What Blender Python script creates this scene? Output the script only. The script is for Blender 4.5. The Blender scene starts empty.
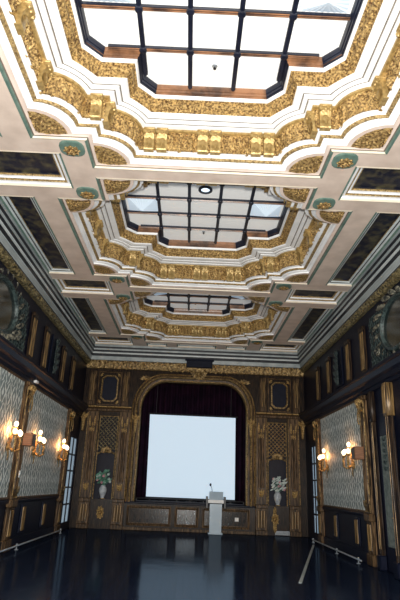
import bpy, math, random
from mathutils import Vector, Matrix, noise
random.seed(7)
PI = math.pi
SC = bpy.context.scene
COL = SC.collection

# ------------------------------------------------------------------ camera
def make_camera():
    f, pit, rol, yaw = 514.0, 0.3464, 0.0401, -0.0090
    cam = bpy.data.cameras.new('camera')
    cam.sensor_fit = 'VERTICAL'; cam.sensor_height = 36.0; cam.lens = f / 600 * 36
    cam.clip_start = 0.05; cam.clip_end = 200
    o = bpy.data.objects.new('camera', cam); COL.objects.link(o)
    c, s = math.cos(yaw), math.sin(yaw)
    right = Vector((c, s, 0)); fh = Vector((-s, c, 0)); zz = Vector((0, 0, 1))
    fwd = fh * math.cos(pit) + zz * math.sin(pit)
    up = -fh * math.sin(pit) + zz * math.cos(pit)
    c, s = math.cos(rol), math.sin(rol)
    r2 = right * c + up * s; u2 = up * c - right * s
    m = Matrix((r2, u2, -fwd)).transposed().to_4x4()
    m.translation = Vector((-0.114, 0, 1.6))
    o.matrix_world = m
    SC.camera = o
make_camera()

# ------------------------------------------------------------------ world, lights, exposure
w = bpy.data.worlds.new('world'); SC.world = w; w.use_nodes = True
w.node_tree.nodes['Background'].inputs[0].default_value = (0.25, 0.4, 0.8, 1)
w.node_tree.nodes['Background'].inputs[1].default_value = 0.1

def area(name, loc, target, sx, sy, power, col):
    l = bpy.data.lights.new(name, 'AREA'); l.shape = 'RECTANGLE'; l.size = sx; l.size_y = sy
    l.energy = power; l.color = col
    o = bpy.data.objects.new(name, l); COL.objects.link(o); o.location = loc
    o.rotation_euler = (Vector(target) - Vector(loc)).to_track_quat('-Z', 'Y').to_euler()
    return o
area('fill_behind_camera', (0.0, -1.9, 2.6), (0, 8.5, 7.2), 6.5, 3.4, 480, (1.0, 0.97, 0.93))  # added soft fill behind the camera; no window stands there
area('camera_flash', (-0.1, -0.15, 1.95), (0, 8.5, 6.8), 0.25, 0.25, 1350, (1.0, 0.96, 0.9))

SC.view_settings.view_transform = 'Standard'
SC.view_settings.look = 'None'
SC.view_settings.gamma = 1.0
SC.view_settings.use_curve_mapping = False
SC.view_settings.exposure = 0.0
SC.cycles.use_denoising = True
SC.cycles.max_bounces = 6

# ------------------------------------------------------------------ materials
def nt(name):
    m = bpy.data.materials.new(name); m.use_nodes = True
    t = m.node_tree; b = t.nodes['Principled BSDF']
    return m, t, b
def N(t, kind, **kw):
    n = t.nodes.new(kind)
    for k, v in kw.items():
        if k in n.inputs: n.inputs[k].default_value = v
        else: setattr(n, k, v)
    return n
def paint(name, ca, cb, scale=3.0, rough=0.5, metal=0.0, bump=0.0, bscale=40.0, stretch=(1, 1, 1), spec=0.5, lo=0.35, hi=0.65, emit=0, coat=0.0):
    m, t, b = nt(name)
    tc = N(t, 'ShaderNodeTexCoord'); mp = N(t, 'ShaderNodeMapping'); mp.inputs['Scale'].default_value = stretch
    t.links.new(tc.outputs['Object'], mp.inputs['Vector'])
    n = N(t, 'ShaderNodeTexNoise', Scale=scale, Detail=5.0)
    t.links.new(mp.outputs[0], n.inputs['Vector'])
    r = N(t, 'ShaderNodeValToRGB'); r.color_ramp.elements[0].position = lo; r.color_ramp.elements[1].position = hi
    r.color_ramp.elements[0].color = (*ca, 1); r.color_ramp.elements[1].color = (*cb, 1)
    t.links.new(n.outputs[0], r.inputs[0]); t.links.new(r.outputs[0], b.inputs['Base Color'])
    b.inputs['Roughness'].default_value = rough; b.inputs['Metallic'].default_value = metal
    b.inputs['Specular IOR Level'].default_value = spec
    b.inputs['Coat Weight'].default_value = coat
    if emit:
        t.links.new(r.outputs[0], b.inputs['Emission Color']); b.inputs['Emission Strength'].default_value = emit
    if bump:
        n2 = N(t, 'ShaderNodeTexNoise', Scale=bscale, Detail=3.0)
        t.links.new(mp.outputs[0], n2.inputs['Vector'])
        bp = N(t, 'ShaderNodeBump', Strength=bump, Distance=0.03)
        t.links.new(n2.outputs[0], bp.inputs['Height']); t.links.new(bp.outputs[0], b.inputs['Normal'])
    return m
MT = {}
MT['taupe'] = paint('taupe_paint', (0.58, 0.475, 0.40), (0.70, 0.585, 0.50), 2.5, 0.55)
MT['pink'] = paint('pale_pink_paint', (0.66, 0.54, 0.47), (0.76, 0.64, 0.56), 4, 0.5)
MT['ivory'] = paint('ivory_paint', (0.70, 0.62, 0.48), (0.78, 0.70, 0.58), 4, 0.5)
MT['teal'] = paint('teal_paint', (0.085, 0.155, 0.13), (0.15, 0.235, 0.195), 6, 0.5)
MT['streak'] = paint('gilt_streaked_wood', (0.020, 0.012, 0.007), (0.46, 0.29, 0.11), 5, 0.32, 0.2, 0.2, 20, (14, 14, 0.4), lo=0.42, hi=0.70)
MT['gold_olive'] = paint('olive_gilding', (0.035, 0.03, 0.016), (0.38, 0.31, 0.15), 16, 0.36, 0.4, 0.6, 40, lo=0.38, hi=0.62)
MT['glint_carving'] = paint('carving_painted_glints', (0.02, 0.025, 0.026), (0.30, 0.29, 0.22), 14, 0.3, 0.3, 0.5, 40, lo=0.4, hi=0.66)  # pale noise spots stand in for glints on the carving
MT['white'] = paint('white_paint', (0.76, 0.78, 0.79), (0.88, 0.89, 0.89), 3, 0.45)
MT['gold'] = paint('gilding', (0.13, 0.066, 0.022), (0.70, 0.48, 0.19), 30, 0.3, 0.5, 1.0, 60, lo=0.37, hi=0.60)  # dark and bright speckle imitates crevice shade and sparkle
MT['gold_plain'] = paint('plain_gilding', (0.30, 0.20, 0.07), (0.52, 0.37, 0.15), 14, 0.34, 0.45, 0.4, 40)
MT['gold_fine'] = paint('gilded_bead', (0.16, 0.10, 0.04), (0.52, 0.37, 0.16), 30, 0.4, 0.35, 0.7, 60, lo=0.34, hi=0.6)
MT['gold_dull'] = paint('tarnished_gilding', (0.07, 0.042, 0.016), (0.44, 0.30, 0.12), 16, 0.36, 0.45, 0.6, 40, lo=0.36, hi=0.66)
MT['walnut'] = paint('polished_walnut', (0.018, 0.011, 0.006), (0.25, 0.155, 0.078), 5, 0.34, 0, 0.15, 20, (9, 9, 0.6), lo=0.42, hi=0.72, spec=0.15)
MT['walnut_dark'] = paint('dark_walnut', (0.006, 0.005, 0.006), (0.07, 0.042, 0.022), 5, 0.3, 0, 0.15, 20, (9, 9, 0.6), lo=0.42, hi=0.75, spec=0.15)
MT['varnished'] = paint('varnished_walnut', (0.006, 0.005, 0.005), (0.05, 0.03, 0.017), 5, 0.2, 0, 0.0, 6, (3, 3, 1), lo=0.4, hi=0.75, spec=0.3)
MT['frame_wood'] = paint('skylight_wood', (0.06, 0.03, 0.018), (0.30, 0.145, 0.07), 4, 0.3, 0, 0.1, 30, (1, 1, 1))
MT['bar'] = paint('dark_bar_paint', (0.004, 0.006, 0.016), (0.010, 0.013, 0.028), 5, 0.4)
MT['ebony'] = paint('ebonised_wood', (0.002, 0.004, 0.013), (0.006, 0.009, 0.024), 5, 0.42, 0, 0.08, 20, (6, 6, 0.8), spec=0.18)
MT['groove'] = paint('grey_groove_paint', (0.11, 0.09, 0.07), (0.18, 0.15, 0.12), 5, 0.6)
MT['palegrey'] = paint('pale_grey_with_shade', (0.46, 0.52, 0.53), (0.60, 0.65, 0.65), 3, 0.45)  # blue-grey shade of the side mouldings is put into this colour
MT['bluegrey'] = paint('blue_grey_paint', (0.27, 0.32, 0.33), (0.42, 0.47, 0.475), 3, 0.45, stretch=(1, 0.3, 1))
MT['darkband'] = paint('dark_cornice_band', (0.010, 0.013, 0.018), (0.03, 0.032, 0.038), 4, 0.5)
MT['panelpic'] = paint('dark_painted_panel', (0.004, 0.006, 0.018), (0.11, 0.095, 0.045), 5.5, 0.5, 0, 0, 40, (1, 1, 1), lo=0.45, hi=0.80)
MT['verdigris'] = paint('dark_green_carving', (0.005, 0.011, 0.014), (0.075, 0.11, 0.105), 16, 0.32, 0.1, 0.5, 40)
MT['velvet'] = paint('maroon_velvet', (0.006, 0.002, 0.007), (0.016, 0.004, 0.012), 3, 0.85, spec=0.1)
MT['porcelain'] = paint('white_porcelain', (0.32, 0.37, 0.42), (0.60, 0.65, 0.68), 8, 0.2)
MT['leaf'] = paint('leaf_green', (0.03, 0.14, 0.08), (0.16, 0.36, 0.28), 8, 0.5)
MT['petal_pink'] = paint('pink_petal', (0.42, 0.16, 0.22), (0.65, 0.40, 0.42), 8, 0.6)
MT['petal_white'] = paint('white_petal', (0.42, 0.52, 0.50), (0.62, 0.68, 0.66), 8, 0.6)
MT['steel'] = paint('brushed_steel', (0.42, 0.48, 0.52), (0.60, 0.65, 0.70), 6, 0.3, 0.7)
MT['plastic'] = paint('white_plastic', (0.72, 0.74, 0.74), (0.80, 0.82, 0.82), 5, 0.4)
MT['black'] = paint('black_metal', (0.005, 0.005, 0.007), (0.012, 0.012, 0.016), 6, 0.4)
MT['acrylic'] = paint('pale_blue_grey_panel', (0.36, 0.48, 0.58), (0.44, 0.56, 0.66), 2, 0.35)
MT['boxwood'] = paint('brown_box_wood', (0.16, 0.07, 0.035), (0.25, 0.12, 0.06), 5, 0.5, 0, 0, 10, (1, 1, 6))
MT['mirror'] = paint('old_mirror', (0.012, 0.02, 0.022), (0.05, 0.06, 0.055), 3, 0.12, 0.1)
MT['curtain_pale'] = paint('pale_lace', (0.09, 0.125, 0.125), (0.19, 0.23, 0.22), 12, 0.8)

def floor_mat():
    m, t, b = nt('polished_dark_parquet')
    tc = N(t, 'ShaderNodeTexCoord')
    br = N(t, 'ShaderNodeTexBrick', Scale=1.0)
    br.inputs['Color1'].default_value = (0.007, 0.013, 0.032, 1); br.inputs['Color2'].default_value = (0.014, 0.020, 0.042, 1)
    br.inputs['Mortar'].default_value = (0.004, 0.004, 0.006, 1)
    br.inputs['Brick Width'].default_value = 1.1; br.inputs['Row Height'].default_value = 0.12; br.inputs['Mortar Size'].default_value = 0.006
    mp = N(t, 'ShaderNodeMapping'); mp.inputs['Rotation'].default_value = (0, 0, PI / 2)
    t.links.new(tc.outputs['Object'], mp.inputs[0]); t.links.new(mp.outputs[0], br.inputs['Vector'])
    t.links.new(br.outputs[0], b.inputs['Base Color'])
    n = N(t, 'ShaderNodeTexNoise', Scale=1.3, Detail=6.0); t.links.new(tc.outputs['Object'], n.inputs['Vector'])
    mr = N(t, 'ShaderNodeMapRange'); mr.inputs['To Min'].default_value = 0.07; mr.inputs['To Max'].default_value = 0.17
    gl = N(t, 'ShaderNodeBsdfGlossy'); gl.inputs['Color'].default_value = (0.75, 0.88, 1.0, 1)
    t.links.new(n.outputs[0], mr.inputs[0]); t.links.new(mr.outputs[0], gl.inputs['Roughness'])
    b.inputs['Specular IOR Level'].default_value = 0.0
    mx = N(t, 'ShaderNodeMixShader'); mx.inputs[0].default_value = 0.125
    t.links.new(b.outputs[0], mx.inputs[1]); t.links.new(gl.outputs[0], mx.inputs[2]); t.links.new(mx.outputs[0], t.nodes['Material Output'].inputs[0])
    n2 = N(t, 'ShaderNodeTexNoise', Scale=2.5, Detail=2.0); t.links.new(tc.outputs['Object'], n2.inputs['Vector'])
    bp = N(t, 'ShaderNodeBump', Strength=0.05, Distance=0.05); t.links.new(n2.outputs[0], bp.inputs['Height'])
    t.links.new(bp.outputs[0], gl.inputs['Normal'])
    return m
MT['floor'] = floor_mat()

def damask():
    m, t, b = nt('grey_green_damask')
    tc = N(t, 'ShaderNodeTexCoord'); sp = N(t, 'ShaderNodeSeparateXYZ'); t.links.new(tc.outputs['Object'], sp.inputs[0])
    def mth(op, a, bb=None):
        n = N(t, 'ShaderNodeMath', operation=op)
        for i, v in enumerate((a, bb)):
            if v is None: continue
            if isinstance(v, (int, float)): n.inputs[i].default_value = v
            else: t.links.new(v, n.inputs[i])
        return n.outputs[0]
    y, z = sp.outputs[1], sp.outputs[2]
    row = mth('FLOOR', mth('MULTIPLY', z, 2.2))
    ys = mth('ADD', mth('MULTIPLY', y, 2.6), mth('MULTIPLY', row, 0.5))
    fy = mth('SUBTRACT', mth('FRACT', ys), 0.5); fz = mth('SUBTRACT', mth('FRACT', mth('MULTIPLY', z, 2.2)), 0.5)
    d = mth('ADD', mth('MULTIPLY', mth('ABSOLUTE', fy), 1.5), mth('ABSOLUTE', fz))
    n = N(t, 'ShaderNodeTexNoise', Scale=16.0, Detail=3.0); t.links.new(tc.outputs['Object'], n.inputs['Vector'])
    v = mth('ADD', mth('SINE', mth('MULTIPLY', d, 11.0)), mth('MULTIPLY', mth('SUBTRACT', n.outputs[0], 0.5), 3.4))
    r = N(t, 'ShaderNodeValToRGB'); r.color_ramp.elements[0].position = 0.0; r.color_ramp.elements[1].position = 0.75
    r.color_ramp.elements[0].color = (0.20, 0.26, 0.265, 1); r.color_ramp.elements[1].color = (0.78, 0.84, 0.82, 1)
    t.links.new(v, r.inputs[0]); t.links.new(r.outputs[0], b.inputs['Base Color'])
    b.inputs['Roughness'].default_value = 0.6
    return m
MT['damask'] = damask()

def glow(name, col, strength, base=None, rough=0.4):
    m, t, b = nt(name)
    b.inputs['Base Color'].default_value = (*(base or col), 1)
    b.inputs['Emission Color'].default_value = (*col, 1); b.inputs['Emission Strength'].default_value = strength
    b.inputs['Roughness'].default_value = rough
    return m
MT['glass'] = glow('milk_glass', (0.86, 0.92, 0.96), 0.16, (0.86, 0.86, 0.83), 0.35)
MT['reflection_glass'] = glow('ribbed_reflection_glow', (0.62, 0.80, 1.0), 0.26, (0.62, 0.72, 0.80), 0.3)
MT['screen'] = glow('lit_projection_screen', (0.54, 0.77, 0.97), 0.62, (0.6, 0.6, 0.6), 0.8)
MT['globe'] = glow('lit_frosted_globe', (1.0, 0.72, 0.44), 4.0, (0.9, 0.8, 0.7))
MT['spot'] = glow('lit_spot_lens', (0.7, 0.85, 1.0), 1.2)
MT['shine_pane'] = glow('glowing_shine_pane', (0.55, 0.74, 0.90), 0.36, (0.2, 0.26, 0.30), 0.15)  # glow put in for the bluish shine on the corner doors

# ------------------------------------------------------------------ mesh builder
class MB:
    def __init__(s): s.v = []; s.f = []
    def add(s, vs, fs):
        k = len(s.v); s.v += [tuple(p) for p in vs]; s.f += [tuple(i + k for i in f) for f in fs]; return s
    def box(s, x0, x1, y0, y1, z0, z1, b=0.0):
        if b <= 0:
            vs = [(x, y, z) for z in (z0, z1) for y in (y0, y1) for x in (x0, x1)]
            return s.add(vs, [(0, 2, 3, 1), (4, 5, 7, 6), (0, 1, 5, 4), (2, 6, 7, 3), (0, 4, 6, 2), (1, 3, 7, 5)])
        b = min(b, (x1 - x0) / 2.01, (y1 - y0) / 2.01, (z1 - z0) / 2.01)
        rs = []
        for z, i in ((z0, b), (z0 + b, 0), (z1 - b, 0), (z1, b)):
            X0, X1, Y0, Y1 = x0 + i, x1 - i, y0 + i, y1 - i
            q = b if i == 0 else b * 0.4
            rs.append([(X0 + q, Y0, z), (X1 - q, Y0, z), (X1, Y0 + q, z), (X1, Y1 - q, z), (X1 - q, Y1, z), (X0 + q, Y1, z), (X0, Y1 - q, z), (X0, Y0 + q, z)])
        return s.loft(rs, True, True)
    def loft(s, rings, closed=True, caps=False):
        n = len(rings[0]); vs = [p for r in rings for p in r]; fs = []
        for i in range(len(rings) - 1):
            for j in range(n if closed else n - 1):
                k = (j + 1) % n
                fs.append((i * n + j, i * n + k, (i + 1) * n + k, (i + 1) * n + j))
        if caps: fs += [tuple(reversed(range(n))), tuple(range((len(rings) - 1) * n, len(rings) * n))]
        return s.add(vs, fs)
    def grid(s, fn, nu, nv):
        vs = [fn(i / nu, j / nv) for i in range(nu + 1) for j in range(nv + 1)]
        fs = [(i * (nv + 1) + j, (i + 1) * (nv + 1) + j, (i + 1) * (nv + 1) + j + 1, i * (nv + 1) + j + 1) for i in range(nu) for j in range(nv)]
        return s.add(vs, fs)
    def lathe(s, prof, c=(0, 0, 0), n=14, axis='z'):
        rings = []
        for r, h in prof:
            ring = []
            for k in range(n):
                a = 2 * PI * k / n; x, y = r * math.cos(a), r * math.sin(a)
                p = (x, y, h) if axis == 'z' else ((h, x, y) if axis == 'x' else (x, h, y))
                ring.append((p[0] + c[0], p[1] + c[1], p[2] + c[2]))
            rings.append(ring)
        return s.loft(rings, True, True)
    def ball(s, c, r, n=8, sx=1, sy=1, sz=1):
        m = max(4, n // 2 + 1); rings = []
        for i in range(m + 1):
            t = PI * i / m; rr = max(math.sin(t), 0.02)
            rings.append([(c[0] + sx * r * rr * math.cos(2 * PI * k / n), c[1] + sy * r * rr * math.sin(2 * PI * k / n), c[2] - sz * r * math.cos(t)) for k in range(n)])
        return s.loft(rings, True, True)
    def tube(s, pts, r, n=8, r2=None):
        P = [Vector(p) for p in pts]; rings = []
        for i, p in enumerate(P):
            d = (P[min(i + 1, len(P) - 1)] - P[max(i - 1, 0)]).normalized()
            a = Vector((0, 0, 1)) if abs(d.z) < 0.9 else Vector((1, 0, 0))
            u = d.cross(a).normalized(); w_ = d.cross(u)
            rr = r if r2 is None else r + (r2 - r) * i / (len(P) - 1)
            rings.append([p + (u * math.cos(2 * PI * k / n) + w_ * math.sin(2 * PI * k / n)) * rr for k in range(n)])
        return s.loft(rings, True, True)
    def leaf(s, base, tip, nrm, width, curl=0.3, n=6):
        """a curved pointed leaf with thickness"""
        b, t_ = Vector(base), Vector(tip); d = t_ - b; nn = Vector(nrm).normalized(); side = d.cross(nn).normalized()
        rings = []
        for i in range(n + 1):
            q = i / n; wd = width * math.sin(PI * min(0.12 + q * 0.86, 1)) * 0.5 + 0.002
            c = b + d * q + nn * (d.length * curl * math.sin(PI * q * 0.7) * 1.0)
            th = width * 0.16
            rings.append([c - side * wd, c + nn * th, c + side * wd, c - nn * th * 0.4])
        return s.loft(rings, True, True)
    def build(s, name, mat, parent=None, smooth=False):
        me = bpy.data.meshes.new(name); me.from_pydata(s.v, [], s.f); me.validate()
        me.materials.append(MT[mat] if isinstance(mat, str) else mat)
        import bmesh
        bm = bmesh.new(); bm.from_mesh(me); bmesh.ops.recalc_face_normals(bm, faces=bm.faces); bm.to_mesh(me); bm.free()
        if smooth:
            for p in me.polygons: p.use_smooth = True
            try: me.set_sharp_from_angle(angle=math.radians(smooth if smooth is not True else 60))
            except Exception: pass
        o = bpy.data.objects.new(name, me); COL.objects.link(o)
        if parent: o.parent = parent
        return o

def thing(name, label, cat, loc=(0, 0, 0), rz=0.0, group=None):
    o = bpy.data.objects.new(name, None); COL.objects.link(o); o.empty_display_size = 0.2
    o.location = loc; o.rotation_euler = (0, 0, rz)
    o['label'] = label; o['category'] = cat
    if group: o['group'] = group
    return o
def tag(o, label, cat, group=None):
    o['label'] = label; o['category'] = cat
    if group: o['group'] = group
    return o
def struct(o): o['kind'] = 'structure'; return o
def dup(root, loc, rz=0.0, label=None, group=None):
    r = root.copy(); COL.objects.link(r); r.location = loc; r.rotation_euler = (0, 0, rz)
    if label: r['label'] = label
    if group: r['group'] = group
    for ch in list(root.children):
        c = ch.copy(); COL.objects.link(c); c.parent = r
        for g in list(ch.children):
            d = g.copy(); COL.objects.link(d); d.parent = c
    return r

# ------------------------------------------------------------------ dimensions
W = 4.35          # side wall planes
YN = -2.2         # wall behind the camera
YB = 20.4         # front of the stage wall
ZB = 6.79         # underside of the ceiling beams
PITCH = 5.777
Y0S = [5.03, 5.03 + PITCH, 5.03 + 2 * PITCH]
AX, CY, CX, BY = 2.86, 1.95, 1.99, 2.72   # skylight opening: a cross with arms
LX0, LX1 = 3.38, 4.06                      # long side coffers
TX0 = 2.53                                 # cross side coffers
YT = [y + PITCH / 2 for y in Y0S]

def relief(s, h, per=0.42, freq=1.0):
    """height 0..1 of scrolling foliage at distance s along and h (0..1) up a band"""
    k = math.floor(s / per); u = (s / per - k - 0.5) * 2; v = (h - 0.5) * 2
    sg = 1 if k % 2 else -1
    r = math.hypot(u, v * 0.85); th = math.atan2(v, u) * sg
    a = 0.5 + 0.5 * math.cos(th * 1 + r * 7.5 * freq)
    b = 0.5 + 0.5 * math.cos(th * 7 + r * 3)
    n = noise.noise(Vector((s * 14, h * 5, 0.3 * k)))
    return max(0, min(1, 0.55 * a + 0.25 * b + 0.35 * n + 0.1))

# ------------------------------------------------------------------ structure: floor, walls, ceiling
struct(MB().box(-W - 0.3, W + 0.3, YN - 0.2, YB + 0.05, -0.15, 0).build('floor', 'floor'))
wl = struct(MB().box(-W - 0.25, -W, YN, YB + 0.3, 0, ZB + 0.1).build('wall_left', 'ebony'))
wr = MB()
DY0, DY1, DZ = 11.74, 12.48, 3.35       # glazed doorway in the right wall
wr.box(W, W + 0.25, YN, DY0, 0, ZB + 0.1); wr.box(W, W + 0.25, DY1, YB + 0.3, 0, ZB + 0.1); wr.box(W, W + 0.25, DY0, DY1, DZ, ZB + 0.1)
struct(wr.build('wall_right', 'ebony'))
struct(MB().box(-W - 0.25, W + 0.25, YN - 0.25, YN, 0, ZB + 0.1).build('wall_front', 'taupe'))

# ceiling beam grid with openings
holes = []
for y0 in Y0S:
    holes += [(-AX, AX, y0 - CY, y0 + CY), (-CX, CX, y0 - BY, y0 + BY)]
    for sx in (-1, 1):
        a, b = sorted((sx * LX0, sx * LX1)); holes.append((a, b, y0 - CY, y0 + CY))
for yt in YT:
    for sx in (-1, 1):
        a, b = sorted((sx * TX0, sx * LX1)); holes.append((a, b, yt - 0.53, yt + 0.53))
ENDS = [(-1.95, -1.2), (-0.75, 0.75), (1.2, 1.95)]
for a, b in ENDS: holes.append((a, b, 19.58, 20.02))
xs = sorted({-W - 0.2, W + 0.2, *[h[0] for h in holes], *[h[1] for h in holes]})
ys = sorted({YN - 0.2, YB + 0.3, *[h[2] for h in holes], *[h[3] for h in holes]})
cb = MB()
for i in range(len(xs) - 1):
    for j in range(len(ys) - 1):
        mx, my = (xs[i] + xs[i + 1]) / 2, (ys[j] + ys[j + 1]) / 2
        if any(h[0] < mx < h[1] and h[2] < my < h[3] for h in holes): continue
        cb.box(xs[i], xs[i + 1], ys[j], ys[j + 1], ZB, ZB + 0.045)
struct(cb.build('ceiling', 'taupe'))

# ------------------------------------------------------------------ skylights
def outline(o, z, sub, r=None, bulge=1.0):
    """cross-shaped ring, offset o inward from the opening, at height z; sub = point counts"""
    ax, cy, cx, by = AX - o, CY - 0.85 * o, CX - 0.89 * o, BY - 0.88 * o
    if r is None:
        R0 = 0.56; r = math.sqrt(max((R0 + o) ** 2 - o * o, 0)) - o
    def arc(px, py, n):
        out = []
        for k in range(n + 1):
            th = 1.5 * PI - k / n * PI / 2
            c = (px + r * math.cos(th), py + r * math.sin(th)); l = (px - r * k / n, py - r + r * k / n)
            out.append((c[0] * bulge + l[0] * (1 - bulge), c[1] * bulge + l[1] * (1 - bulge)))
        return out
    def seg(a, b, n): return [(a[0] + (b[0] - a[0]) * k / n, a[1] + (b[1] - a[1]) * k / n) for k in range(n)]
    n1, n2, n3 = sub
    q = seg((ax, 0), (ax, cy - r), n1) + arc(ax, cy, n2)[:-1] + seg((ax - r, cy), (cx, cy), n3) + seg((cx, cy), (cx, by - r), n3) + arc(cx, by, n2)[:-1] + seg((cx - r, by), (0, by), n1) + [(0, by)]
    q2 = [(-x, y) for x, y in reversed(q)][1:]
    top = q + q2
    bot = [(x, -y) for x, y in reversed(top)][1:-1]
    return [(x, y, z) for x, y in top + bot]
LO = (2, 6, 1); HI = (44, 22, 10)
def ring(o, h, r=None, sub=LO):
    bl = max(0.0, min(1.0, 1 - (o - 0.3) / 0.5))
    return outline(o, h, sub, r, bl)
def relief_ring(prof, rows, amp, per):
    """loft a displaced band through profile points (o,h)"""
    base = outline(prof[len(prof) // 2][0], 0, HI)
    s = [0.0]
    for i in range(1, len(base)): s.append(s[-1] + math.dist(base[i - 1], base[i]))
    rings = []
    L = len(prof) - 1
    for k in range(rows + 1):
        t = k / rows * L; i = min(int(t), L - 1); f = t - i
        o = prof[i][0] + (prof[i + 1][0] - prof[i][0]) * f; h = prof[i][1] + (prof[i + 1][1] - prof[i][1]) * f
        r0 = ring(o, h, None, HI)
        nx, nz = (prof[i + 1][1] - prof[i][1]), -(prof[i + 1][0] - prof[i][0])
        ln = math.hypot(nx, nz); nx /= ln; nz /= ln
        r1 = ring(o + 0.1, h, None, HI)
        out = []
        for j, p in enumerate(r0):
            e = math.sin(PI * min(1, max(0, k / rows))) ** 0.4 if 0 < k < rows else 0
            d = amp * (relief(s[j], k / rows, per) - 0.35) * e
            dx, dy = r1[j][0] - p[0], r1[j][1] - p[1]
            out.append((p[0] + dx * 10 * d * nx, p[1] + dy * 10 * d * nx, p[2] + d * nz))
        rings.append(out)
    return MB().loft(rings)

def bracket_mesh(wd=0.17):
    """gilt console: local +x out from the frieze, z up; scrolled head, leaf at foot"""
    m = MB()
    prof = [(-0.02, 0.0), (0.06, 0.0), (0.075, 0.02), (0.06, 0.06), (0.065, 0.20), (0.085, 0.25), (0.12, 0.28), (0.13, 0.32), (0.13, 0.375), (-0.02, 0.375)]
    m.loft([[(x, y, z) for x, z in prof] for y in (-wd / 2, -wd / 2 + 0.01, wd / 2 - 0.01, wd / 2)], True, True)
    m.box(-0.02, 0.15, -wd / 2 - 0.015, wd / 2 + 0.015, 0.36, 0.395, 0.01)
    for s in (-1, 1):
        m.lathe([(0.03, -0.025), (0.045, 0.0), (0.03, 0.025)], (0.12, s * (wd / 2 - 0.005), 0.315), 10, 'y')
    m.leaf((0.065, 0, 0.24), (0.065, 0, 0.05), (1, 0, 0), wd * 0.6, 0.22)
    m.ball((0.125, 0, 0.31), 0.03, 8)
    return m
def fan_mesh(R=0.50):
    m = MB()
    nr, na = 10, 26
    def fn(a, b):
        th = a * PI / 2; r = 0.03 + (R - 0.03) * b
        e = math.sin(PI * min(max(b, 0.02), 0.98)) ** 0.5
        d = 0.05 * e * (0.35 + 0.65 * (0.5 + 0.5 * math.cos(th * 20 + 2 * math.sin(b * 9)))) * (0.7 + 0.5 * noise.noise(Vector((a * 9, b * 6, 2))))
        return (-r * math.cos(th), -r * math.sin(th), -d)
    return m.grid(fn, na, nr)

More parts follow.
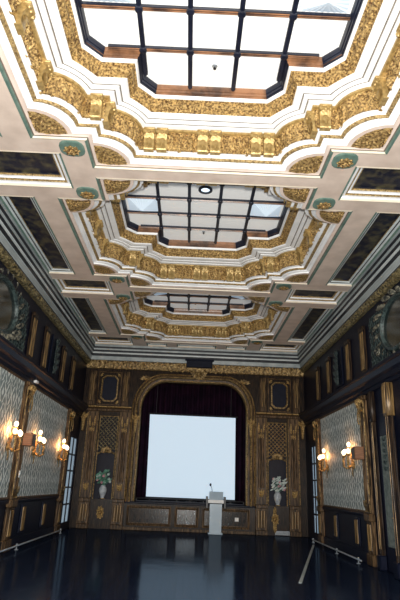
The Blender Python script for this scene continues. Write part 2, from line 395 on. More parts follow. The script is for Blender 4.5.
def split_rim(m, t, name='rim_line', ma='teal', mb_='ivory', k=1.0):
    """one rim, coloured differently on the edges that run along and across the room"""
    o = m.build(name, ma, t); o.data.materials.append(MT[mb_])
    for p in o.data.polygons:
        a, b = (o.data.vertices[i].co for i in p.vertices[:2])
        if abs(p.normal.x) < abs(p.normal.y) * (1 / k) and abs(p.normal.y) > 0.05: p.material_index = 1
        elif abs(p.normal.z) > 0.99:
            e = max(((o.data.vertices[p.vertices[q]].co - o.data.vertices[p.vertices[q - 1]].co) for q in range(4)), key=lambda v: v.length)
            if abs(e.y) <= k * abs(e.x): p.material_index = 1
def make_skylight(loc, label):
    t = thing('coffered_skylight', label, 'skylight', loc, 0, 'coffered skylights down the middle of the ceiling')
    # rims, from the beams inward
    split_rim(MB().loft([ring(-0.04, -0.006, 0.004), ring(0.0, -0.012, 0.004), ring(0.012, 0.02, 0.004)]), t)
    MB().loft([ring(0.012, 0.02, 0.004), ring(0.03, 0.03, 0.004)]).build('dark_groove', 'groove', t)  # narrow grey-brown line between the mouldings
    MB().loft([ring(0.03, 0.03, 0.004), ring(0.055, 0.04, 0.004), ring(0.075, 0.045), ring(0.10, 0.045)]).build('border', 'pink', t)
    fan = None
    for sx in (-1, 1):
        for sy in (-1, 1):
            for px, py in ((AX - 0.08, CY - 0.08), (CX - 0.08, BY - 0.08)):
                if fan is None: fan = fan_mesh().build('corner_fan', 'gold', t, True); o = fan
                else: o = fan.copy(); COL.objects.link(o); o.parent = t
                o.location = (sx * px, sy * py, 0.04); o.scale = (sx, sy, 1)
    q = [(0.10, 0.045), (0.105, 0.075), (0.13, 0.09), (0.165, 0.095), (0.165, 0.11), (0.19, 0.115)]
    MB().loft([ring(*p) for p in q]).build('lower_moulding', 'white', t, 40)
    relief_ring([(0.19, 0.115), (0.22, 0.115), (0.25, 0.145)], 4, 0.03, 0.08).build('bead_course', 'gold_fine', t, True)
    q = [(0.25, 0.145), (0.255, 0.175), (0.29, 0.185), (0.34, 0.19)]
    MB().loft([ring(*p) for p in q]).build('fillet', 'white', t)
    relief_ring([(0.34, 0.19), (0.30, 0.20), (0.305, 0.30), (0.315, 0.42), (0.335, 0.52), (0.36, 0.555)], 14, 0.11, 0.34).build('frieze', 'gold', t, True)
    MB().loft([ring(0.36, 0.555), ring(0.41, 0.56), ring(0.415, 0.595)]).build('frieze_fillet', 'gold_plain', t)
    q = [(0.415, 0.595), (0.50, 0.60), (0.505, 0.625)]
    MB().loft([ring(*p) for p in q]).build('upper_moulding', 'white', t, 30)
    MB().loft([ring(0.505, 0.625), ring(0.525, 0.628)]).build('dark_groove', 'groove', t)
    q = [(0.525, 0.628), (0.60, 0.632), (0.605, 0.655)]
    MB().loft([ring(*p) for p in q]).build('upper_moulding', 'white', t, 30)
    MB().loft([ring(0.605, 0.655), ring(0.625, 0.658)]).build('dark_groove', 'groove', t)
    q = [(0.625, 0.658), (0.73, 0.665), (0.755, 0.69)]
    MB().loft([ring(*p) for p in q]).build('upper_moulding', 'white', t, 30)
    relief_ring([(0.755, 0.69), (0.765, 0.75), (0.83, 0.785)], 7, 0.04, 0.20).build('gilded_frame', 'gold', t, True)
    relief_ring([(0.83, 0.785), (0.835, 0.85), (0.885, 0.88)], 7, 0.035, 0.11).build('gilded_frame', 'gold', t, True)
    MB().loft([ring(0.885, 0.88), ring(0.905, 0.885), ring(0.925, 0.93)]).build('inner_fillet', 'white', t)
    split_rim(MB().loft([ring(0.925, 0.93), ring(0.935, 0.965), ring(0.95, 0.967), ring(0.957, 1.01), ring(0.97, 1.012), ring(0.985, 1.06), ring(0.99, 1.14)]), t, 'wood_frame', 'bar', 'frame_wood', 2.5)  # brown wood; faces along the room get dark bar colour as painted shade
    # milk glass
    gz = 1.095
    gax, gcy, gcx, gby = AX - 0.985, CY - 0.85 * 0.985, CX - 0.89 * 0.985, BY - 0.88 * 0.985
    g = MB(); cells = [-1.08, -0.36, 0.36, 1.08]
    g.box(-gax, gax, -gcy, gcy, gz, gz + 0.02)
    g.box(-gcx, gcx, gcy, gby, gz, gz + 0.02); g.box(-gcx, gcx, -gby, -gcy, gz, gz + 0.02)
    g.build('glazing', 'glass', t)
    for sx in (-1, 1):     # glowing pyramids put in for triangular reflections in the side arms
        x0, x1, y0, y1 = sx * 1.13, sx * 1.82, -0.31, 0.31
        mx = (x0 + x1) / 2
        m = MB(); n = 9
        cor = [(x0, y0), (x1, y0), (x1, y1), (x0, y1)]
        for a in range(4):
            p, q_ = cor[a], cor[(a + 1) % 4]
            def fn(u, v, p=p, q_=q_):
                ex, ey = p[0] + (q_[0] - p[0]) * u, p[1] + (q_[1] - p[1]) * u
                rib = 0.012 * (0.5 + 0.5 * math.cos(u * 2 * PI * 8))
                return (ex + (mx - ex) * v, ey + (0 - ey) * v, gz - 0.005 - 0.20 * v - rib * (1 - v))
            m.grid(fn, 48, 1)
        m.build('reflection_pyramid', 'reflection_glass', t)
    # bars with round bosses
    b = MB()
    for x in cells:
        e = gby if abs(x) < 0.5 else gby - 0.26
        b.box(x - 0.035, x + 0.035, -e, e, gz - 0.055, gz + 0.03)
        b.box(x - 0.02, x + 0.02, -e, e, gz - 0.075, gz - 0.05)
    for y in cells:
        e = gax if abs(y) < 0.5 else gax - 0.26
        b.box(-e, e, y - 0.03, y + 0.03, gz - 0.05, gz + 0.03)
    g = b; b = MB()
    for y in cells:
        e = gax if abs(y) < 0.5 else gax - 0.26
        for d in (-0.016, 0.016): b.tube([(-e, y + d, gz - 0.06), (e, y + d, gz - 0.06)], 0.010, 6)
    b.build('bar_beading', 'frame_wood', t)
    b = g
    for x in cells:
        for y in cells:
            b.lathe([(0.02, gz - 0.10), (0.05, gz - 0.095), (0.06, gz - 0.08), (0.06, gz - 0.05)], (x, y, 0), 12)
    b.build('glazing_bars', 'bar', t, 40)
    # consoles on the frieze
    proto = None
    def put(x, y, ang):
        nonlocal proto
        if proto is None: proto = bracket_mesh().build('console', 'gold_plain', t, 40); o = proto
        else: o = proto.copy(); COL.objects.link(o); o.parent = t
        o.location = (x, y, 0.17); o.rotation_euler = (0, 0, ang)
    o_ = 0.335
    ax, cy, cx, by = AX - o_, CY - 0.85 * o_, CX - 0.89 * o_, BY - 0.88 * o_
    for k in (-1, 0, 1):
        for d in (-0.11, 0.11):
            for s in (-1, 1): put(k * 0.92 + d, s * by, -s * PI / 2)
    for k in (-1, 0, 1):
        for s in (-1, 1): put(s * ax, k * 0.98, PI if s > 0 else 0)
    for sx in (-1, 1):
        for sy in (-1, 1):
            put(sx * (cx + 0.12), sy * cy, -sy * PI / 2)
            put(sx * cx, sy * (cy + 0.12), PI if sx > 0 else 0)
    return t
sk = make_skylight((0, Y0S[0], ZB), 'nearest and brightest coffered skylight with gilded cross-shaped frame, cut by the top edge')
dup(sk, (0, Y0S[1], ZB), 0, 'middle coffered skylight of the row, its glass grey-white, gilded cross-shaped frame')
dup(sk, (0, Y0S[2], ZB), 0, 'farthest and dimmest coffered skylight, nearest to the stage wall')

# small fittings on the skylight glass
def spr(loc, label):
    t = thing('sprinkler_head', label, 'sprinkler', loc, 0, 'small sprinkler heads on the skylight glass')
    MB().lathe([(0.045, 0.0), (0.045, -0.012), (0.02, -0.02)], n=14).build('escutcheon', 'steel', t)
    MB().lathe([(0.012, -0.018), (0.012, -0.05), (0.026, -0.055), (0.026, -0.06)], n=10).build('deflector', 'black', t)
spr((0.03, 6.42, ZB + 1.092), 'small round sprinkler head on the bright glass of the nearest skylight')
spr((0.02, 12.10, ZB + 1.092), 'small dark sprinkler head on the glass of the middle skylight')
spr((-0.12, 17.75, ZB + 1.092), 'small sprinkler head on the glass of the farthest skylight')
t = thing('ceiling_spotlight', 'oval blue-lit spotlight with dark rim in the glass of the middle skylight', 'ceiling light', (0.0, 10.05, ZB + 1.095))
MB().lathe([(0.16, 0.0), (0.16, -0.03), (0.10, -0.035), (0.10, 0.0)], n=24).build('rim', 'bar', t)
MB().lathe([(0.10, -0.012), (0.06, -0.03), (0.02, -0.034)], n=18).build('lens', 'spot', t)

# ------------------------------------------------------------------ side coffers of the ceiling
def coffer(x0, x1, y0, y1, label, group, gilt):
    cx_, cy_ = (x0 + x1) / 2, (y0 + y1) / 2
    t = thing('ceiling_coffer', label, 'ceiling coffer', (cx_, cy_, ZB), 0, group)
    hx, hy = (x1 - x0) / 2, (y1 - y0) / 2
    def R(o, h): return [(-hx + o, -hy + o, h), (hx - o, -hy + o, h), (hx - o, hy - o, h), (-hx + o, hy - o, h)]
    split_rim(MB().loft([R(-0.03, -0.005), R(0, -0.01), R(0.02, 0.03)]), t)
    if gilt:
        st = [((0.02, 0.03), (0.025, 0.05), (0.075, 0.055), 'outer_moulding', 'white'), ((0.075, 0.055), (0.095, 0.075), (0.115, 0.08), 'bead_course', 'gold_fine'),
              ((0.115, 0.08), (0.12, 0.105), (0.165, 0.11), 'inner_moulding', 'white'), ((0.165, 0.11), (0.18, 0.13), (0.20, 0.135), 'gilt_line', 'gold_fine')]
        e, h0 = 0.20, 0.135
    else:
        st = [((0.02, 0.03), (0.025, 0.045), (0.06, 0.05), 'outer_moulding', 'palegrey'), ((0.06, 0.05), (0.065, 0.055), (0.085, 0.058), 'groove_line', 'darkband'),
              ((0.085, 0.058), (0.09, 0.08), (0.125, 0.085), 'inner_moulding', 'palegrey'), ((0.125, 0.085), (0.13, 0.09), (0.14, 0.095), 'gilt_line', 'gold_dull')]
        e, h0 = 0.14, 0.095
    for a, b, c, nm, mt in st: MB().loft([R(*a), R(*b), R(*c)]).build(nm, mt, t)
    MB().add(R(e, h0) + R(e, h0 + 0.03), [(0, 1, 5, 4), (1, 2, 6, 5), (2, 3, 7, 6), (3, 0, 4, 7), (4, 5, 6, 7)]).build('painted_panel', 'panelpic', t)
    return t
near = ['nearest skylight', 'middle skylight', 'farthest skylight']
for i, y0 in enumerate(Y0S):
    for sx, sd in ((-1, 'left'), (1, 'right')):
        a, b = sorted((sx * LX0, sx * LX1))
        coffer(a, b, y0 - CY, y0 + CY, f'long dark ceiling coffer between the {near[i]} and the {sd} wall', 'long dark coffers along the side walls', False)
desc = ['between the nearest and middle skylights', 'between the middle and farthest skylights', 'just before the stage wall']
for i, yt in enumerate(YT):
    for sx, sd in ((-1, 'left'), (1, 'right')):
        a, b = sorted((sx * TX0, sx * LX1))
        coffer(a, b, yt - 0.53, yt + 0.53, f'short gold-beaded dark ceiling coffer {desc[i]}, {sd} side', 'short coffers across the side bays', True)
for (a, b), l in zip(ENDS, ('left', 'centre', 'right')):
    coffer(a, b, 19.58, 20.02, f'shallow ceiling coffer above the stage arch, {l} of the three', 'small coffers over the stage arch', False)

# teal rosettes on the beam crossings
def rosette(loc, label):
    t = thing('rosette', label, 'ceiling rosette', loc, 0, 'teal rosettes on the beam crossings')
    m = MB(); n = 20
    pl = [(0.205 * max(-1, min(1, 1.10 * math.cos(2 * PI * k / n))), 0.205 * max(-1, min(1, 1.10 * math.sin(2 * PI * k / n)))) for k in range(n)]
    m.loft([[(x, y, 0.0) for x, y in pl], [(x, y, -0.02) for x, y in pl], [(x * 0.9, y * 0.9, -0.028) for x, y in pl]], True, True)
    m.build('plate', 'teal', t)
    m = MB()
    for k in range(8):
        a = 2 * PI * k / 8
        m.leaf((0.03 * math.cos(a), 0.03 * math.sin(a), -0.03), (0.14 * math.cos(a), 0.14 * math.sin(a), -0.03), (0, 0, -1), 0.11, 0.25)
    for k in range(8):
        a = 2 * PI * (k + 0.5) / 8
        m.leaf((0.02 * math.cos(a), 0.02 * math.sin(a), -0.05), (0.10 * math.cos(a), 0.10 * math.sin(a), -0.05), (0, 0, -1), 0.07, 0.3)
    m.build('petals', 'gold', t, 40)
    MB().ball((0, 0, -0.065), 0.04, 10).build('boss', 'gold', t, True)
    return t
rp = None
RO = [(7.22, 'at the far {} corner of the nearest skylight'), (8.61, 'at the near {} corner of the middle skylight'), (13.0, 'at the far {} corner of the middle skylight'),
      (14.39, 'at the near {} corner of the farthest skylight'), (18.78, 'at the far {} corner of the farthest skylight')]
for y, l in RO:
    for sx, sd in ((-1, 'left'), (1, 'right')):
        lab = 'teal plate with gold flower ' + l.format(sd)
        if rp is None: rp = rosette((sx * 2.27, y, ZB), lab)
        else: dup(rp, (sx * 2.27, y, ZB), 0, lab)

# ------------------------------------------------------------------ cornices, friezes and entablatures (structure trims)
def sweep_wall(prof, a, b, side):
    """prof: list of (out, z); runs from a to b along a side wall (side -1 left, 1 right) or along the back wall (side 0)"""
    rings = []
    for q in (a, b):
        if side: rings.append([(side * (W - o), q, z) for o, z in prof])
        else: rings.append([(q, YB - o, z) for o, z in prof])
    return MB().loft(rings, False)
def relief_wall(prof, a, b, side, amp, per, step=0.045, rows=9):
    n = int(abs(b - a) / step); L = len(prof) - 1
    def fn(u, v):
        s = a + (b - a) * u; t = v * L; i = min(int(t), L - 1); f = t - i
        o = prof[i][0] + (prof[i + 1][0] - prof[i][0]) * f; z = prof[i][1] + (prof[i + 1][1] - prof[i][1]) * f
        e = 0 if v in (0, 1) else 1
        o += amp * e * relief(s + 50, v, per)
        return (side * (W - o), s, z) if side else (s, YB - o, z)
    return MB().grid(fn, n, rows)
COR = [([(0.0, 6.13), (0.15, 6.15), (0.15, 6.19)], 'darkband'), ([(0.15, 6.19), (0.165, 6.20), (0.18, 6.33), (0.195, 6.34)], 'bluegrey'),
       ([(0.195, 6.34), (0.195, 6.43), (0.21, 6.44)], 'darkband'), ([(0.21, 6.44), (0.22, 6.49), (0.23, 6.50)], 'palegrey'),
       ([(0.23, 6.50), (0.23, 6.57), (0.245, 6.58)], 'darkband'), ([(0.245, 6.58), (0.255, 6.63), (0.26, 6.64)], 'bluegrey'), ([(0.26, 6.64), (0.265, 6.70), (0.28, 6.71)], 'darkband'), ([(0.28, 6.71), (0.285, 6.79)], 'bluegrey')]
tn = 0
for side in (-1, 1, 0):
    a, b = (YN, YB) if side else (-W, W)
    for prof, mt in COR:
        tn += 1; struct(sweep_wall(prof, a, b, side).build(f'trim_{tn}', mt))
    tn += 1
    aa = 6.0 if side else a
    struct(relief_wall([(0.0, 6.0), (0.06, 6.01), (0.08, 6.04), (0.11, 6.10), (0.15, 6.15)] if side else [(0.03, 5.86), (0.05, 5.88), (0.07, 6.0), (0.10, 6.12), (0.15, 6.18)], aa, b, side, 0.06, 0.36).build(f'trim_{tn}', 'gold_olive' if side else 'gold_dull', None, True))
ENT = [(0.0, 3.93), (0.06, 3.94), (0.06, 4.02), (0.11, 4.04), (0.11, 4.14), (0.17, 4.18), (0.22, 4.28), (0.26, 4.30), (0.26, 4.37), (0.20, 4.40), (0.04, 4.46), (0.0, 4.46)]
for side in (-1, 1):
    tn += 1; struct(sweep_wall(ENT, 5.5, YB, side).build(f'trim_{tn}', 'ebony'))
# dado rail and baseboards
DADO = [(0.0, 1.02), (0.05, 1.03), (0.07, 1.08), (0.07, 1.11), (0.04, 1.13), (0.0, 1.13)]
for side, nm in ((-1, 'left'), (1, 'right')):
    segs = [(5.5, 18.3)] if side < 0 else [(5.5, 11.0), (13.1, 18.3)]
    for a, b in segs:
        tn += 1; struct(sweep_wall(DADO, a, b, side).build(f'trim_{tn}', 'ebony'))
        m = MB(); m.add([], [])
        m.box(*sorted((side * W, side * (W - 0.05))), a, b, 0, 0.22)
        struct(m.build(f'baseboard_{nm}', 'ebony'))

# ------------------------------------------------------------------ wall furniture; local +x out of the wall, +y along it
def at_wall(side, y): return ((side * (W - 0.002), y, 0), 0 if side < 0 else PI)
def figure_capital(m, z, out, sc=1.0):
    """gilt acanthus and mask cluster hanging down from z"""
    for k in range(-2, 3):
        m.leaf((out, k * 0.055 * sc, z - 0.30 * sc), (out + 0.04, k * 0.075 * sc, z), (1, 0, 0.2), 0.10 * sc, 0.22)
    for k in (-1, 1):
        m.lathe([(0.025 * sc, -0.03), (0.06 * sc, 0), (0.025 * sc, 0.03)], (out + 0.06, k * 0.15 * sc, z - 0.06 * sc), 10, 'y')
    m.ball((out + 0.08, 0, z - 0.10 * sc), 0.075 * sc, 10, 0.9, 0.8, 1.15)
    m.leaf((out + 0.05, 0, z - 0.15 * sc), (out + 0.02, 0, z - 0.62 * sc), (1, 0, 0), 0.16 * sc, 0.16)
    for k in (-1, 1):
        m.leaf((out + 0.03, k * 0.05 * sc, z - 0.25 * sc), (out + 0.02, k * 0.10 * sc, z - 0.50 * sc), (1, 0, 0), 0.08 * sc, 0.2)
    return m
def fluted(m, y0, y1, z0, z1, out, n):
    wd = (y1 - y0) / n
    for k in range(n):
        c = y0 + (k + 0.5) * wd
        pts = [(out + 0.9 * wd * math.cos(a) * 0.42, c + wd * 0.44 * math.sin(a)) for a in [(-0.5 + j / 6) * PI for j in range(7)]]
        m.loft([[(x, y, z) for x, y in pts] for z in (z0, z0 + 0.02, z1 - 0.02, z1)], False)
def make_pilaster(loc, rz, label, wd=0.34, z_top=3.93, group=None, out=0.10):
    t = thing('pilaster', label, 'pilaster', loc, rz, group)
    h = wd / 2
    m = MB(); m.box(0.0, out + 0.04, -h - 0.05, h + 0.05, 0, 0.24, 0.015); m.box(0.0, out, -h - 0.02, h + 0.02, 0.24, 0.95, 0.01); m.box(0.0, out + 0.05, -h - 0.05, h + 0.05, 0.95, 1.12, 0.02)
    m.build('pedestal', 'walnut', t)
    m = MB(); fluted(m, -h * 0.7, h * 0.7, 0.32, 0.88, out, 3); m.build('pedestal_fluting', 'streak', t, 50)
    m = MB(); m.box(0.0, out, -h, h, 1.12, z_top - 0.12, 0.01); m.box(0.0, out + 0.04, -h - 0.04, h + 0.04, z_top - 0.12, z_top, 0.02); m.build('shaft', 'walnut', t)
    m = MB()
    for s in (-1, 1): m.tube([(out, s * h * 0.92, 1.15), (out, s * h * 0.92, z_top - 0.14)], 0.016, 8)
    m.build('gilt_edge', 'gold_dull', t, 50)
    m = MB(); fluted(m, -h * 0.62, h * 0.62, 1.35, z_top - 0.75, out, 2); m.build('reeding', 'walnut', t, 50)
    figure_capital(MB(), z_top - 0.10, out).build('capital', 'gold', t, 50)
    m = MB()
    for k in range(-1, 2): m.leaf((out, k * 0.04, 1.16), (out + 0.02, k * 0.09, 1.42), (1, 0, 0), 0.09, 0.2)
    m.build('foot_leaves', 'gold_dull', t, 50)
    return t
WP = 'wooden pilasters with gold capitals on the side walls'
p0 = make_pilaster(*at_wall(-1, 13.25), 'brown wooden pilaster with gold capital between the two wallpaper panels of the left wall', group=WP)
dup(p0, *at_wall(-1, 18.2), 'brown wooden pilaster on the left wall, between the wallpaper and the corner door')
dup(p0, *at_wall(1, 13.25), 'brown wooden pilaster on the right wall carrying a wooden box, beside the dark doorway')
dup(p0, *at_wall(1, 18.1), 'brown wooden pilaster on the right wall, far end of the wallpaper panel')

# fabric wall panels
def fabric(side, y0, y1, label):
    loc, rz = at_wall(side, (y0 + y1) / 2); h = (y1 - y0) / 2
    t = thing('wallpaper_panel', label, 'wall panel', loc, rz, 'grey-green patterned wallpaper panels')
    MB().box(0.0, 0.03, -h, h, 1.14, 3.94).build('patterned_cloth', 'damask', t)
    m = MB()
    for a, b, c, d in ((-h, -h + 0.05, 1.13, 3.94), (h - 0.05, h, 1.13, 3.94)): m.box(0, 0.055, a, b, c, d, 0.01)
    for c, d in ((1.13, 1.18), (3.88, 3.94)): m.box(0, 0.055, -h, h, c, d, 0.01)
    m.build('frame', 'walnut', t)
fabric(-1, 8.6, 13.0, 'grey-green patterned wallpaper panel cut by the left edge of the photo')
fabric(-1, 13.5, 17.96, 'grey-green patterned wallpaper panel on the left wall behind the two farther sconces')
fabric(1, 13.5, 17.86, 'grey-green patterned wallpaper panel on the right wall')

# upper zone: fluted twin strips, carved panels, oval mirrors
def upper(side, y, label):
    t = thing('upper_pilaster', label, 'pilaster', *at_wall(side, y), group='short fluted pilasters of the upper wall zone')
    MB().box(0.0, 0.07, -0.165, 0.165, 4.45, 5.70, 0.012).build('backing', 'walnut_dark', t)
    for s in (-1, 1):
        m = MB(); fluted(m, s * 0.08 - 0.06, s * 0.08 + 0.06, 4.56, 5.54, 0.07, 2); m.build('reed', 'streak', t, 50)
    MB().box(0.0, 0.10, -0.18, 0.18, 5.58, 5.70, 0.02).build('capital', 'walnut_dark', t)
    return t
for side, sd in ((-1, 'left'), (1, 'right')):
    for k, (y, l) in enumerate(((12.95, 'above the pilaster with the box'), (14.25, 'nearer side of the carved panel'), (16.4, 'farther side of the carved panel'), (17.85, 'last before the stage corner'))):
        upper(side, y, f'short fluted pilaster high on the {sd} wall, {l}')
    t = thing('carved_panel', f'small dark green carved panel with foliage high on the {sd} wall', 'carved panel', *at_wall(side, 15.35), group='carved green panels in the upper wall zone')
    MB().box(0.0, 0.04, -0.42, 0.42, 4.55, 5.70, 0.01).build('board', 'ebony', t)
    m = MB()
    for k in range(5):
        z = 4.70 + k * 0.2; wv = 0.30 - abs(k - 1) * 0.05
        for s in (-1, 1):
            m.leaf((0.05, 0, z), (0.06, s * wv, z + 0.16), (1, 0, 0), 0.13, 0.2)
            m.leaf((0.05, 0, z), (0.05, s * wv * 0.6, z - 0.08), (1, 0, 0), 0.10, 0.2)
    m.ball((0.07, 0, 5.60), 0.07, 10); m.tube([(0.05, 0, 4.6), (0.06, 0, 5.6)], 0.025)
    m.build('foliage', 'verdigris', t, 50)
    # oval mirror with carved surround over a lattice ground
    t = thing('oval_mirror', f'round mirror in a scrolled carved frame high on the {sd} wall', 'mirror', *at_wall(side, 10.6), group='round mirrors high on the side walls')
    m = MB()
    def ov(r, x, n=40): return [(x, 0.95 * r * math.cos(2 * PI * k / n), 5.12 + 0.62 * r * math.sin(2 * PI * k / n)) for k in range(n)]
    MB().add(ov(0.86, 0.06), [tuple(range(40))]).build('glass', 'mirror', t)
    MB().loft([ov(0.84, 0.03), ov(0.84, 0.10), ov(0.88, 0.14), ov(0.95, 0.13), ov(1.0, 0.09), ov(1.03, 0.02)]).build('frame', 'verdigris', t, 50)
    m = MB()
    for k in range(18):
        a = 2 * PI * k / 18
        c = (0.10, 0.97 * math.cos(a), 5.12 + 0.64 * math.sin(a)); d = (0.12, 1.16 * math.cos(a + 0.22), 5.12 + 0.70 * math.sin(a + 0.22))
        m.leaf(c, d, (1, 0, 0), 0.13, 0.3)
    m.build('scroll_leaves', 'glint_carving', t, 50)
    for k in (-1, 1):
        m = MB()
        for q in range(7):
            r = 0.04 + q * 0.012
        pts = [(0.10, k * (1.18 + 0.16 * (1 - q / 16) * math.cos(q * 0.55)), 4.72 + 0.16 * (1 - q / 16) * math.sin(q * 0.55)) for q in range(15)]
        m.tube(pts, 0.035, 8, 0.02); m.build('volute', 'glint_carving', t, 50)
    ms = [MB(), MB()]; y0, y1, z0, z1 = -1.9, 1.9, 4.50, 5.74
    for k in range(-14, 36):
        for s in (-1, 1):
            a = -2.6 + k * 0.16
            # diagonal slats clipped to the rectangle and kept outside the mirror
            for q in range(8):
                za, zb_ = z0 + (z1 - z0) * q / 8, z0 + (z1 - z0) * (q + 1) / 8
                ya, yb = a + s * (za - z0), a + s * (zb_ - z0)
                my, mz = (ya + yb) / 2, (za + zb_) / 2
                if not (y0 < ya < y1 and y0 < yb < y1): continue
                if (my / 1.0) ** 2 + ((mz - 5.12) / 0.66) ** 2 < 1: continue
                ms[my > 0].tube([(0.03, ya, za), (0.03, yb, zb_)], 0.014, 4)
    for m in ms: m.build('lattice', 'verdigris', t)

# dado fluted blocks
for side, sd in ((-1, 'left'), (1, 'right')):
    for y, l in ((14.4, 'nearer'), (16.4, 'farther')):
        t = thing('dado_block', f'fluted gilt block low on the {sd} dado below the wallpaper, {l} of the two', 'wall ornament', *at_wall(side, y), group='fluted blocks on the dado')
        MB().box(0.0, 0.05, -0.16, 0.16, 0.30, 0.98, 0.01).build('backing', 'ebony', t)
        m = MB(); fluted(m, -0.12, 0.12, 0.36, 0.92, 0.05, 3); m.build('fluting', 'streak', t, 50)

# sconces
def make_sconce(side, y, label):
    loc, rz = at_wall(side, y)
    t = thing('wall_sconce', label, 'wall lamp', loc, rz, 'lit gilt wall sconces')
    m = MB(); m.lathe([(0.02, 0.03), (0.10, 0.035), (0.12, 0.06), (0.07, 0.09), (0.03, 0.11)], (0, 0, 2.28), 14, 'x')
    for k in (-1, 1):
        m.leaf((0.05, 0, 2.30), (0.05, k * 0.10, 2.52), (1, 0, 0), 0.09, 0.15)
    m.leaf((0.05, 0, 2.28), (0.04, 0, 1.98), (1, 0, 0), 0.13, 0.12); m.leaf((0.05, 0, 2.30), (0.05, 0, 2.60), (1, 0, 0), 0.12, 0.12)
    m.build('backplate', 'gold', t, 50)
    for dy, dx, z in ((-0.17, 0.22, 2.62), (0.0, 0.30, 2.58), (0.17, 0.22, 2.62), (0.03, 0.16, 2.80)):
        m = MB()
        m.tube([(0.08, 0, 2.28), (0.08 + dx * 0.5, dy * 0.5, 2.18), (dx + 0.03, dy, 2.24), (dx + 0.03, dy * 1.05, z - 0.20), (dx, dy, z - 0.10)], 0.020, 8)
        m.lathe([(0.015, z - 0.13), (0.055, z - 0.10), (0.065, z - 0.085), (0.02, z - 0.08), (0.02, z - 0.06)], (dx, dy, 0), 10)
        a = m.build('arm', 'gold', t, 50)
        m = MB(); m.lathe([(0.020, z - 0.065), (0.042, z - 0.035), (0.052, z), (0.046, z + 0.03), (0.028, z + 0.055), (0.010, z + 0.065)], (dx, dy, 0), 12)
        m.build('globe', 'globe', a, True)
    l = bpy.data.lights.new('sconce_glow', 'POINT'); l.energy = 13; l.color = (1.0, 0.40, 0.12); l.shadow_soft_size = 0.08
    lo = bpy.data.objects.new('sconce_glow', l); COL.objects.link(lo); lo.parent = t; lo.location = (0.14, -0.06, 2.66)
    return t
make_sconce(-1, 12.4, 'lit gilt sconce on the left wall, nearest, before the pilaster with the box')
make_sconce(-1, 14.5, 'lit gilt sconce on the left wall just beyond the pilaster with the box')
make_sconce(-1, 17.35, 'lit gilt sconce on the left wall nearest the stage')
make_sconce(1, 14.35, 'lit gilt sconce on the right wall, nearer one, beside the wooden box')
make_sconce(1, 17.05, 'lit gilt sconce on the right wall nearest the stage')

# loudspeaker boxes, small white fittings
for side, sd, l in ((-1, 'left', 'brown wooden box fixed to the pilaster between sconces on the left wall'), (1, 'right', 'brown wooden box fixed to the pilaster on the right wall')):
    t = thing('wooden_box', l, 'box', *at_wall(side, 13.25), group='wooden boxes on the pilasters')
    MB().box(0.15, 0.38, -0.15, 0.15, 2.36, 2.66, 0.012).build('case', 'boxwood', t)
    MB().box(0.38, 0.388, -0.12, 0.12, 2.39, 2.63).build('front_panel', 'walnut', t)
t = thing('emergency_lamp', 'small white lamp box tilted beside the gold capital high on the left wall', 'lamp', *at_wall(-1, 13.62))
MB().box(0.07, 0.16, -0.10, 0.10, 3.98, 4.05, 0.012).build('housing', 'plastic', t)
MB().box(0.09, 0.12, -0.02, 0.02, 4.05, 4.19).build('bracket', 'black', t)
t = thing('light_switch', 'small white switch plate on the pilaster of the left wall', 'switch', *at_wall(-1, 13.25))
MB().box(0.142, 0.155, -0.045, 0.045, 1.62, 1.78, 0.004).build('plate', 'plastic', t)
MB().box(0.155, 0.165, -0.014, 0.014, 1.68, 1.72).build('toggle', 'plastic', t)

# doorway bay on the right: fluted columns, glazed door
def column(y, label, out, r, lit):
    t = thing('fluted_column', label, 'column', *at_wall(1, y), group='tall dark fluted columns of the right doorway')
    MB().box(0.0, out + r + 0.05, -r - 0.04, r + 0.04, 0, 0.30, 0.02).build('plinth', 'ebony', t)
    m = MB(); n = 30
    def rad(k, q): return q * (1 - 0.12 * (k % 3 == 0))
    m.loft([[(out + rad(k, q) * math.cos(2 * PI * k / n), rad(k, q) * math.sin(2 * PI * k / n), z) for k in range(n)] for z, q in ((0.30, r * 1.12), (0.36, r * 1.12), (0.40, r), (2.0, r), (3.2, r * 0.9))], True, True)
    m.build('shaft', 'walnut_dark', t)
    m = MB(); m.box(0.0, out + r, -r - 0.03, r + 0.03, 3.2, 3.93, 0.01); fluted(m, -r, r, 3.26, 3.86, out + r, 3)
    m.build('capital', 'streak' if lit else 'walnut_dark', t, 50)  # light put into the colour: lit capital gilt-streaked, unlit one dark walnut
    m = MB()
    for k in (-2, 0, 2): m.tube([(out + 1.04 * r * math.cos(k * 0.35), 1.04 * r * math.sin(k * 0.35), 0.42), (out + 0.97 * r * math.cos(k * 0.35), 0.97 * r * math.sin(k * 0.35), 3.18)], 0.008, 6)
    m.build('highlight_reeds', 'streak', t)  # bright reeds stand in for thin highlights along the shaft
    return t
column(12.58, 'tall slim fluted column of the right doorway next to the boxed pilaster', 0.05, 0.065, False)
column(11.42, 'tall fluted column of the right doorway nearer to the right edge', 0.09, 0.09, True)
dm = MB()
for a, b, c, d in ((DY0, DY0 + 0.2, 0, DZ), (DY1 - 0.1, DY1, 0, DZ), (DY0 + 0.2, DY1 - 0.1, 0, 0.5), (DY0 + 0.2, DY1 - 0.1, 2.85, DZ)): dm.box(W - 0.005, W + 0.06, a, b, c, d, 0.008)
dr = struct(dm.build('door_3', 'ebony'))
MB().box(W + 0.01, W + 0.03, DY0 + 0.2, DY1 - 0.1, 0.5, 2.85).build('pane', 'curtain_pale', dr)
m = MB()
for k in range(6):
    z = 2.75 - k * 0.13
    for s in (-1, 1): m.leaf((W, 12.05, z), (W - 0.01, 12.05 + s * 0.13, z + 0.05), (-1, 0, 0), 0.09, 0.2)
m.build('carving', 'verdigris', dr, 50)
